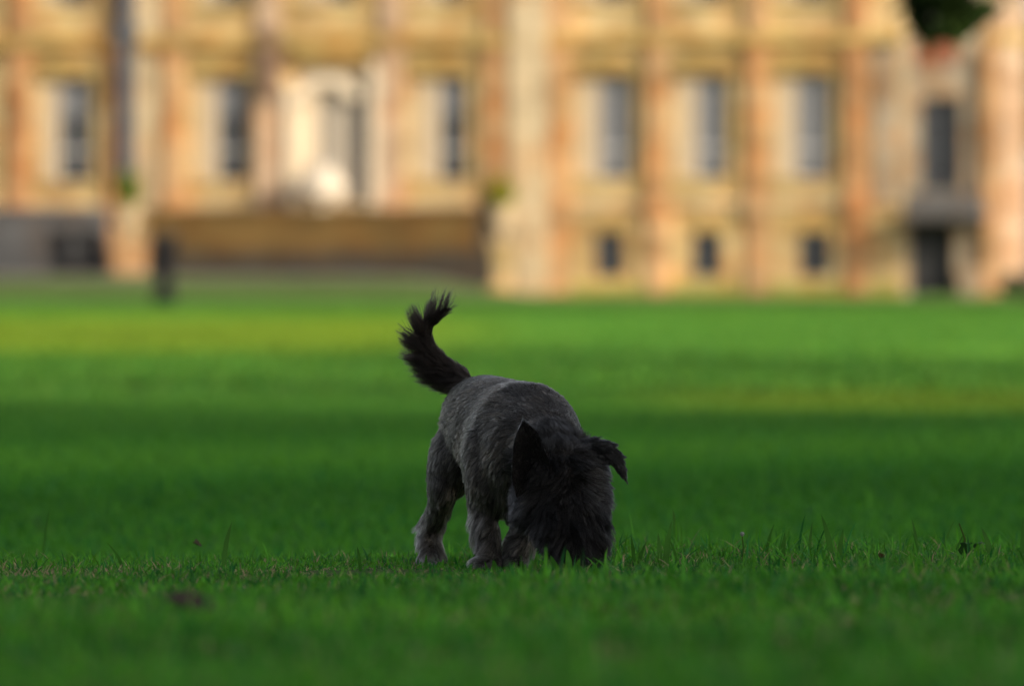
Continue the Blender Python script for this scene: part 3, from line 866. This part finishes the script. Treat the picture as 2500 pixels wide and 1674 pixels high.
# tapered chains: list of (px, py, dy, radius px)
CH = [
    [(1085, 1190, .32, 38), (1074, 1235, .345, 30), (1052, 1278, .40, 21), (1052, 1320, .385, 19), (1053, 1362, .37, 21), (1050, 1388, .345, 24), (1058, 1394, .32, 19)],   # near-left hind leg
    [(1270, 1190, .32, 38), (1285, 1240, .35, 28), (1282, 1282, .40, 19), (1280, 1330, .38, 18), (1280, 1370, .36, 20), (1280, 1385, .33, 22)],                          # other hind leg
    [(1180, 1170, .0, 44), (1180, 1225, .01, 36), (1186, 1275, .0, 29), (1191, 1325, -.01, 26), (1193, 1365, -.01, 27), (1194, 1386, -.035, 27)],                         # front leg
    [(1300, 1190, -.02, 48), (1292, 1245, .0, 34), (1276, 1300, .0, 28), (1264, 1345, .0, 26), (1262, 1372, .0, 25), (1262, 1386, -.03, 25)],                             # other front leg
    [(1300, 1085, -.02, 100), (1330, 1110, -.08, 92), (1358, 1135, -.13, 88)],                                                                                               # neck
    [(1140, 950, .40, 32), (1110, 922, .42, 29), (1075, 896, .425, 27), (1047, 864, .43, 23), (1033, 828, .43, 18), (1040, 794, .43, 14), (1066, 770, .43, 11), (1098, 751, .43, 6)],  # tail
]
HEAD_ELL = [(1372, 1160, -.17, 94, 88, 86, 0), (1405, 1150, -.16, 70, 70, 66, 0), (1330, 1215, -.17, 66, 66, 74, 0), (1425, 1215, -.17, 58, 66, 76, 0), (1388, 1240, -.20, 74, 60, 72, 0), (1385, 1295, -.215, 66, 48, 62, 0), (1392, 1335, -.22, 60, 42, 50, 0), (1392, 1364, -.222, 54, 40, 26, 0), (1434, 1285, -.20, 42, 44, 72, 0), (1352, 1290, -.20, 40, 44, 60, 0)]

def add_ellipsoid(V, Fc, e):
    px, py, dy, rx, ry, rz, rot = e
    c = Q3(px, py, dy); n0 = len(V)
    nu, nv = 20, 12
    ca, sa = math.cos(math.radians(rot)), math.sin(math.radians(rot))
    for j in range(nv + 1):
        th = math.pi * j / nv
        for i in range(nu):
            ph = 2 * math.pi * i / nu
            x = rx * S * math.sin(th) * math.cos(ph); y = ry * S * math.sin(th) * math.sin(ph); z = rz * S * math.cos(th)
            V.append((c[0] + x * ca + z * sa, c[1] + y, c[2] - x * sa + z * ca))
    for j in range(nv):
        for i in range(nu):
            k = (i + 1) % nu
            Fc.append((n0 + j*nu + i, n0 + (j+1)*nu + i, n0 + (j+1)*nu + k, n0 + j*nu + k))

def chain_ellipsoids(ch):
    out = []
    for a, b in zip(ch[:-1], ch[1:]):
        L = math.hypot(a[0] - b[0], a[1] - b[1], (a[2] - b[2]) / S)
        n = max(2, int(L / (0.35 * min(a[3], b[3]) + 2)))
        for k in range(n + 1):
            t = k / n
            v = [a[i] * (1 - t) + b[i] * t for i in range(4)]
            out.append((v[0], v[1], v[2], v[3], v[3], v[3], 0))
    return out

def fused(name, ells, voxel, smooth_it, mat, parent):
    V = []; Fc = []
    for e in ells: add_ellipsoid(V, Fc, e)
    me = bpy.data.meshes.new('tmp'); me.from_pydata(V, [], Fc)
    o = bpy.data.objects.new('tmp', me); COL.objects.link(o)
    m1 = o.modifiers.new('r', 'REMESH'); m1.mode = 'VOXEL'; m1.voxel_size = voxel
    m2 = o.modifiers.new('s', 'SMOOTH'); m2.iterations = smooth_it; m2.factor = 0.5
    dg = bpy.context.evaluated_depsgraph_get()
    me2 = bpy.data.meshes.new_from_object(o.evaluated_get(dg))
    bpy.data.objects.remove(o, do_unlink=True)
    me2.name = name
    # keep the largest connected piece only happens by construction; move to the parent's space
    co = np.empty(len(me2.vertices) * 3, dtype=np.float32); me2.vertices.foreach_get('co', co)
    co = co.reshape(-1, 3)
    wco = co.copy()
    co -= np.array(parent.location, dtype=np.float32)
    me2.vertices.foreach_set('co', co.ravel()); me2.update()
    me2.polygons.foreach_set('use_smooth', np.ones(len(me2.polygons), dtype=bool))
    me2.materials.clear(); me2.materials.append(mat)
    r = bpy.data.objects.new(name, me2); COL.objects.link(r); r.parent = parent
    return r, wco

skin = noise_mat('dark_skin', (0.012, 0.011, 0.011), (0.022, 0.020, 0.019), 40, 0.9, 0.1, bump=0)
body_ells = list(ELL) + list(HEAD_ELL)
for ch in CH: body_ells += chain_ellipsoids(ch)
body, bco = fused('body', body_ells, 0.0045, 9, skin, dog)

def mesh_samples(me, wco, n, rng):
    me.calc_loop_triangles()
    tr = np.empty(len(me.loop_triangles) * 3, dtype=np.int32); me.loop_triangles.foreach_get('vertices', tr); tr = tr.reshape(-1, 3)
    vn = np.empty(len(me.vertices) * 3, dtype=np.float32); me.vertices.foreach_get('normal', vn); vn = vn.reshape(-1, 3)
    a, b, c = wco[tr[:, 0]], wco[tr[:, 1]], wco[tr[:, 2]]
    ar = np.linalg.norm(np.cross(b - a, c - a), axis=1)
    idx = rng.choice(len(tr), n, p=ar / ar.sum())
    r1 = np.sqrt(rng.uniform(0, 1, n))[:, None]; r2 = rng.uniform(0, 1, n)[:, None]
    w0, w1, w2 = 1 - r1, r1 * (1 - r2), r1 * r2
    p = a[idx] * w0 + b[idx] * w1 + c[idx] * w2
    nn = vn[tr[idx, 0]] * w0 + vn[tr[idx, 1]] * w1 + vn[tr[idx, 2]] * w2
    nn /= np.linalg.norm(nn, axis=1)[:, None] + 1e-9
    return p.astype(float), nn.astype(float)

def norm(v): return v / (np.linalg.norm(v, axis=-1, keepdims=True) + 1e-9)

def to_px(p):
    d = p[:, 1]
    k = (p[:, 2] - CAM_Z) / d
    # invert P: z/y = (sin+cos*t)/(cos-sin*t)
    t = (k * math.cos(PITCH) - math.sin(PITCH)) / (math.cos(PITCH) + k * math.sin(PITCH))
    fwd = 1.0 / (math.cos(PITCH) - math.sin(PITCH) * t)
    px = CX + p[:, 0] / d / fwd * F_PX
    return px, CY - t * F_PX

def hair_mat(name, ior):
    m = bpy.data.materials.new(name); m.use_nodes = True
    nt = m.node_tree; nt.nodes.remove(nt.nodes['Principled BSDF'])
    h = nt.nodes.new('ShaderNodeBsdfHairPrincipled')
    h.parametrization = 'COLOR'
    at = nt.nodes.new('ShaderNodeAttribute'); at.attribute_name = 'col'
    hi = nt.nodes.new('ShaderNodeHairInfo')
    mr = nt.nodes.new('ShaderNodeMapRange'); mr.inputs['To Min'].default_value = 0.45; mr.inputs['To Max'].default_value = 1.35
    nt.links.new(hi.outputs['Intercept'], mr.inputs['Value'])
    mx = nt.nodes.new('ShaderNodeMix'); mx.data_type = 'RGBA'; mx.blend_type = 'MULTIPLY'; mx.inputs['Factor'].default_value = 1.0
    nt.links.new(at.outputs['Color'], mx.inputs['A']); nt.links.new(mr.outputs['Result'], mx.inputs['B'])
    nt.links.new(mx.outputs['Result'], h.inputs['Color'])
    h.inputs['IOR'].default_value = ior
    h.inputs['Roughness'].default_value = 0.35; h.inputs['Radial Roughness'].default_value = 0.5
    h.inputs['Random Roughness'].default_value = 0.2
    nt.links.new(h.outputs['BSDF'], nt.nodes['Material Output'].inputs['Surface'])
    return m
HAIR = hair_mat('dog_hair', 1.38)
HAIR_DARK = hair_mat('black_dog_hair', 1.27)

def make_hair(name, root, n, length, dirs, bend, cols, parent, rad=0.00022, npt=6, clump_n=0, clump=0.0, rng=RNG, wav=0.0, mat=None, tone=.55, lvar=.25):
    """root,n: arrays; dirs: start direction; bend: direction the strand turns to"""
    N = len(root)
    ts = np.linspace(0, 1, npt)
    pts = np.zeros((N, npt, 3))
    step = length[:, None] / (npt - 1)
    cur = root.copy(); pts[:, 0] = cur
    ph = rng.uniform(0, 6.28, (N, 1)); side = norm(np.cross(n, bend) + 1e-6)
    for k in range(1, npt):
        t = ts[k]
        d = norm(dirs * (1 - t * 0.9) + bend * (0.25 + t * 0.9) + side * wav * np.sin(ph + t * 7))
        cur = cur + d * step
        pts[:, k] = cur
    if clump_n:
        ci = rng.choice(N, clump_n, replace=False)
        cen = root[ci]
        # nearest clump centre, by grid hashing in small batches
        best = np.zeros(N, dtype=np.int64)
        for s in range(0, N, 2000):
            dd = ((root[s:s+2000, None, :] - cen[None]) ** 2).sum(-1)
            best[s:s+2000] = dd.argmin(1)
        lv = rng.uniform(1 - lvar, 1 + lvar, clump_n)[best]
        pts = root[:, None] + (pts - root[:, None]) * lv[:, None, None]
        tgt = pts[ci][best]
        off = (root - cen[best])
        cvar = np.exp(rng.normal(0, tone, clump_n))[best]
        cols = cols * cvar[:, None]
        cs = (clump * rng.uniform(.6, 1.1, (clump_n,)))[best].clip(0, .97) * (np.linalg.norm(off, axis=1) < .016)
        for k in range(1, npt):
            w = (cs * ts[k] ** 1.1)[:, None]
            pts[:, k] = pts[:, k] * (1 - w) + (tgt[:, k] + (pts[:, k] - pts[:, k]) ) * w + off * 0.0
    pts -= np.array(parent.location)
    hc = bpy.data.hair_curves.new(name)
    hc.add_curves([npt] * N)
    hc.attributes['position'].data.foreach_set('vector', pts.reshape(-1).astype(np.float32))
    r = np.tile(rad * np.array([1.0, .95, .85, .7, .45, .12])[:npt], N).astype(np.float32)
    ra = hc.attributes.get('radius') or hc.attributes.new('radius', 'FLOAT', 'POINT')
    ra.data.foreach_set('value', r)
    ca = hc.attributes.new('col', 'FLOAT_COLOR', 'CURVE')
    c4 = np.ones((N, 4), dtype=np.float32); c4[:, :3] = cols
    ca.data.foreach_set('color', c4.ravel())
    hc.materials.append(mat or HAIR)
    o = bpy.data.objects.new(name, hc); COL.objects.link(o); o.parent = parent
    return o

rng = np.random.default_rng(3)
root, nor = mesh_samples(body.data, bco, 250000, rng)
px, py = to_px(root); dy = root[:, 1] - DD
down = np.array([0, 0, -1.0]); N = len(root)
# region weights -----------------------------------------------------
tail_c = np.array([(q[0], q[1]) for q in CH[5]])
def dist_poly(px, py, poly):
    best = np.full(len(px), 1e9); tt = np.zeros(len(px)); tx = np.zeros(len(px)); ty = np.zeros(len(px))
    for i in range(len(poly) - 1):
        a, b = poly[i], poly[i+1]; ab = b - a; L2 = (ab ** 2).sum()
        t = (((px - a[0]) * ab[0] + (py - a[1]) * ab[1]) / L2).clip(0, 1)
        d = np.hypot(px - a[0] - t * ab[0], py - a[1] - t * ab[1])
        m = d < best
        best = np.where(m, d, best); tt = np.where(m, (i + t) / (len(poly) - 1), tt)
        tx = np.where(m, ab[0] / math.sqrt(L2), tx); ty = np.where(m, ab[1] / math.sqrt(L2), ty)
    return best, tt, tx, ty
td, tt, ttx, tty = dist_poly(px, py, tail_c)
is_tail = (dy > .37) & (py < 960) & (px < 1150) & (td < 40) & (tt > .03)
# head: in front and near the head centre
is_head = (dy < -.10) & (((px - 1375) / 150) ** 2 + ((py - 1225) / 190) ** 2 < 1.05) & ~((px < 1300) & (py < 1100))
head_w = is_head.astype(float)
low = sstep(1215, 1290, py) * (~is_head)                # legs
trunk = (~is_tail) & (~is_head)

comb = np.zeros((N, 3))
back = norm(np.array([[-.10, .33, .02]]))[0]
fl = patch_noise(root[:, 0] * 6, root[:, 2] * 6 + root[:, 1] * 4, 9.0, 31)
fl2 = patch_noise(root[:, 0] * 6 + root[:, 1] * 3, root[:, 2] * 6, 22.0, 32)
tr_comb = back * (1.0 - .5 * sstep(1000, 1180, py))[:, None] + down * (.35 + .8 * sstep(950, 1200, py))[:, None]
tr_comb = tr_comb + np.stack([-.35 * fl - .25 * fl2 - .2, 0 * fl, .3 * fl2], 1)
leg_comb = down[None] * 1.0 + np.stack([-.35 + .8 * fl, .35 + .2 * fl2, .9 * fl2], 1)
comb = tr_comb * (1 - low[:, None]) + leg_comb * low[:, None]
hx = (px - 1380) / 110.0; hy = (py - 1110) / 100.0
f3 = patch_noise(px, py, .035, 51); f4 = patch_noise(px, py, .09, 52)
hd = np.stack([hx * .9 + .55 * f3 + .35 * f4, -.35 + 0 * hx - .2 * sstep(1150, 1250, py), -(.20 + .60 * np.clip(hy, 0, 1.2)) + .45 * f4 + .3 * fl], 1)
cheek = (px < 1330) & (py > 1140)
hd[:, 0] -= np.where(cheek, .55, 0)
rstripe = np.exp(-((px - 1452) / 26.0) ** 2) * sstep(1070, 1100, py) * (1 - sstep(1215, 1245, py))
hd[:, 0] += rstripe * 1.2; hd[:, 2] += rstripe * .35
# crown of the head: hair stands up a little along its upper edge
topedge = (1 - sstep(1085, 1130, py))
hd += np.stack([0 * hx, .5 * topedge, .75 * topedge], 1)
comb = np.where(is_head[:, None], hd, comb)
out2 = np.stack([-tty * -1, 0 * tty, 0 * tty], 1)
# tail: tangent in world and outer normal (image left/up side)
tan = np.stack([ttx, 0 * ttx, -tty], 1)
outer = np.stack([-np.abs(tty) * 1.0, 0 * ttx, 0 * ttx], 1)
leftn = np.stack([tty, 0 * tty, ttx], 1)                # tangent turned 90 deg: points to the outer (left/upper) side
sgn = np.where(leftn[:, 0] + .3 * leftn[:, 2] < 0, 1.0, 1.0)[:, None]
leftn = leftn * sgn
side_out = (nor * leftn).sum(1)
tail_comb = tan * (.90) + leftn * (.42 + .5 * side_out)[:, None] + np.stack([.12 * fl2, 0 * fl, .12 * fl], 1)
comb = np.where(is_tail[:, None], tail_comb, comb)
comb = norm(comb)
# project to tangent, keep some lift
lift = np.where(is_tail, .50, np.where(is_head, .42, .24 + .34 * low))
tng = norm(comb - nor * (comb * nor).sum(1)[:, None] + 1e-5)
dirs = norm(tng * (1 - lift)[:, None] + nor * lift[:, None] + rng.normal(0, .12, (N, 3)))
bend = norm(comb * .9 + tng * .5 + nor * .10)
ln = 0.013 + .005 * rng.uniform(-1, 1, N)
ln = ln + low * .013
ln = np.where(is_head, .017 + .013 * sstep(1180, 1300, py) + .004 * rng.uniform(-1, 1, N), ln)
ln = np.where(is_head & (px < 1320) & (py > 1150) & (py < 1260), ln + .006, ln)
ln = np.where(is_head & (px < 1370) & (py > 1285), ln * .6, ln)
ln = np.where(is_tail, .015 + .027 * np.clip(side_out, 0, 1) ** .7 * sstep(.0, .15, tt) * (1 - .35 * sstep(.8, 1, tt)) + .004 * rng.uniform(-1, 1, N), ln)
ln = np.where(root[:, 2] < ground(root[:, 0], root[:, 1]) + .012, ln * .5, ln)
# colours
t1 = rng.uniform(0, 1, N)[:, None]
grey = np.array([.056, .049, .041]); brown = np.array([.050, .036, .024]); dark = np.array([.008, .007, .006]); pale = np.array([.155, .150, .138])
mixw = (.5 + .5 * fl)[:, None].clip(0, 1)
c_tr = grey * (1 - mixw) + brown * mixw
c_tr = np.where(t1 < .30, dark * 1.2, c_tr); c_tr = np.where(t1 > .84, pale * .8, c_tr)
c_leg = np.where(t1 > .62, pale, np.where(t1 < .3, dark, grey))
edge_sheen = (1 - sstep(1040, 1075, px)) * sstep(1225, 1270, py)
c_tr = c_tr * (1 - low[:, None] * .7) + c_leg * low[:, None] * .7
c_tr = c_tr * (1 + .9 * edge_sheen[:, None])  # sheen on the hind leg's left edge painted into the coat
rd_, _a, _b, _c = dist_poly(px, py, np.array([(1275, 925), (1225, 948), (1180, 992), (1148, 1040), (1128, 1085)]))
ridge_sheen = np.exp(-(rd_ / 13.0) ** 2) * (py < 1120)
c_tr = c_tr * (1 + .9 * ridge_sheen[:, None])  # light catching the shoulder line, painted into the coat colour
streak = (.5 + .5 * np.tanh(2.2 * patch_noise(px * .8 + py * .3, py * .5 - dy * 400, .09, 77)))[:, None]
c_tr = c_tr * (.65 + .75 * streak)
black = np.array([.0035, .0033, .0033])
c_hd = np.where((t1 > .90 - .40 * rstripe[:, None] - .10 * (sstep(1080, 1100, py) * (1 - sstep(1215, 1245, py)))[:, None] - .25 * ((px < 1300) & (py > 1180) & (py < 1270))[:, None]), np.array([.050, .050, .050]), black * (.7 + .8 * t1))  # forehead highlight painted in as light hairs; stripe and cheek are lighter fur
c_tl = np.where(t1 > .93, np.array([.035, .028, .024]), np.array([.007, .005, .0042]) * (.6 + .8 * t1))
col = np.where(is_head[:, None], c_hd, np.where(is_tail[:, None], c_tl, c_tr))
def sel(m): return [a[m] for a in (root, nor, ln, dirs, bend, col)]
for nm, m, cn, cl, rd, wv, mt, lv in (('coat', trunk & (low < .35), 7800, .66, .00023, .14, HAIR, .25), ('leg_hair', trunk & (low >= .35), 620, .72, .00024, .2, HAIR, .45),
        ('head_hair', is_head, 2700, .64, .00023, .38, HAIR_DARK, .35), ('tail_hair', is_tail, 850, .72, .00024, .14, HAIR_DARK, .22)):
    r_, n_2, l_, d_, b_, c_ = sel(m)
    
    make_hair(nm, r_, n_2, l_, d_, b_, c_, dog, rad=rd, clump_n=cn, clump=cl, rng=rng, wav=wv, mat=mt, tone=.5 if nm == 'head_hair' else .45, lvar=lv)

# ears ---------------------------------------------------------------
def ear_shell(name, rows, mat, hairlen, nh, colr, lift_e):
    """rows: list of (left (px,py,dy), right (px,py,dy), cup px): a cupped leaf with thickness"""
    K = 9; V = []
    for lft, rgt, cup in rows:
        a = Q3(*lft); b = Q3(*rgt)
        for k in range(K):
            t = k / (K - 1)
            p = a * (1 - t) + b * t
            p = p + np.array([0, cup * S * math.sin(math.pi * t), 0])
            V.append(p)
    R = len(rows); Fq = []
    for i in range(R - 1):
        for k in range(K - 1):
            q = i * K + k
            Fq.append((q, q + 1, q + K + 1, q + K))
    V = np.array(V); n = len(V)
    back = V + np.array([0, .0035, 0])
    Vall = np.concatenate([V, back])
    Fa = [list(f) for f in Fq] + [[f[3] + n, f[2] + n, f[1] + n, f[0] + n] for f in Fq]
    rim = [i * K for i in range(R)] + [(R - 1) * K + k for k in range(1, K)] + [i * K + K - 1 for i in range(R - 2, -1, -1)] + [k for k in range(K - 2, 0, -1)]
    for i in range(len(rim)):
        a_, b_ = rim[i], rim[(i + 1) % len(rim)]
        Fa.append([a_, b_, b_ + n, a_ + n])
    w = Vall.copy()
    o = np_mesh(name, Vall - np.array(dog.location), [np.array(Fa)], mat, dog, smooth=True)
    rp, rn = mesh_samples(o.data, w, nh, rng)
    return o, rp, rn
# pricked ear on the viewer's left
rowsL = [((1262, 1215, -.222), (1345, 1150, -.232), 26), ((1250, 1175, -.225), (1340, 1122, -.232), 30), ((1250, 1140, -.226), (1328, 1096, -.230), 26), ((1251, 1108, -.226), (1322, 1074, -.226), 19),
         ((1255, 1078, -.225), (1312, 1055, -.225), 12), ((1264, 1052, -.222), (1298, 1041, -.222), 6), ((1276, 1030, -.215), (1280, 1029, -.215), 1)]
earm = noise_mat('ear_velvet', (0.004, 0.004, 0.0045), (0.007, 0.006, 0.006), 60, 1.0, 0.02, bump=0)
earL, rp, rn = ear_shell('ear', rowsL, earm, .006, 9000, None, .3)
epx, epy = to_px(rp)
tipd = norm(Q3(1277, 1022, -.215)[None] - rp)
backside = rn[:, 1] > .2
d0 = norm(tipd * .8 + rn * .22 + rng.normal(0, .15, rp.shape))
lnE = np.where(backside, .010, .0045) * rng.uniform(.6, 1.2, len(rp))
cE = np.where(backside[:, None], np.array([.03, .03, .03]) * rng.uniform(.5, 1.4, (len(rp), 1)), np.array([.002, .002, .002]) * np.ones((len(rp), 1)))
hE = make_hair('ear_hair', rp, rn, lnE, d0, norm(tipd + .1 * rn), cE, dog, rad=.0002, clump_n=400, clump=.4, rng=rng, mat=HAIR_DARK)
# folded ear on the viewer's right
ch_r = [(1415, 1116, -.17, 36), (1450, 1103, -.18, 29), (1482, 1104, -.185, 22), (1504, 1120, -.19, 16), (1517, 1145, -.19, 11), (1528, 1170, -.19, 5)]
earR_e = [(a[0], a[1], a[2], a[3], a[3] * .45, a[3], 0) for a in chain_ellipsoids(ch_r)]
earR, wR = fused('ear', earR_e, .0035, 4, skin, dog)
rp, rn = mesh_samples(earR.data, wR, 16000, rng)
epx, epy = to_px(rp)
pd_, pt, ptx, pty = dist_poly(epx, epy, np.array([(q[0], q[1]) for q in ch_r]))
tn = np.stack([ptx, 0 * ptx, -pty], 1)
upn = np.clip((rn * np.array([.2, 0, 1])).sum(1), 0, 1)
d0 = norm(tn * .8 + rn * .30 + rng.normal(0, .12, rp.shape))
lnE = (.012 + .007 * upn * (1 - pt)) * rng.uniform(.7, 1.2, len(rp)) * (1 - .35 * pt)
tR = rng.uniform(0, 1, (len(rp), 1))
cE = np.where(tR > .86, np.array([.045, .046, .048]), np.array([.007, .007, .007]) * (.6 + .8 * tR))
make_hair('ear_hair', rp, rn, lnE, d0, norm(tn + .15 * rn + np.array([0, 0, -.15])), cE, dog, rad=.00023, clump_n=420, clump=.6, rng=rng, wav=.1, mat=HAIR_DARK)

# nose and eyes, low in the hair of the face
def ball(name, px_, py_, dy_, r, mat):
    V = []; Fc = []; add_ellipsoid(V, Fc, (px_, py_, dy_, r, r * .8, r * .85, 0))
    V = np.array(V) - np.array(dog.location)
    np_mesh(name, V, [np.array(Fc)], mat, dog, smooth=True)
eye_m = noise_mat('dark_eye', (0.01, 0.007, 0.005), (0.012, 0.008, 0.006), 4, 0.08, 0.6, bump=0)
ball('eye', 1352, 1252, -.232, 9, eye_m); ball('eye', 1424, 1252, -.232, 9, eye_m)
ball('nose', 1398, 1378, -.245, 16, noise_mat('wet_nose', (0.008, 0.008, 0.008), (0.012, 0.011, 0.011), 80, 0.35, 0.5))
# red-brown claws are lost in the grass: dark claws on each paw
for pxx, dyy in ((1050, .305), (1194, -.075), (1262, -.065)):
    mb = MB()
    for q in (-14, -5, 5, 14):
        a = Q3(pxx + q, 1392, dyy + .01) - np.array(dog.location); b = Q3(pxx + q, 1401, dyy - .008) - np.array(dog.location)
        mb.tube([a, b], [.0028, .001], 6)
    cl = mb.build('claws', M['iron'], dog, True)
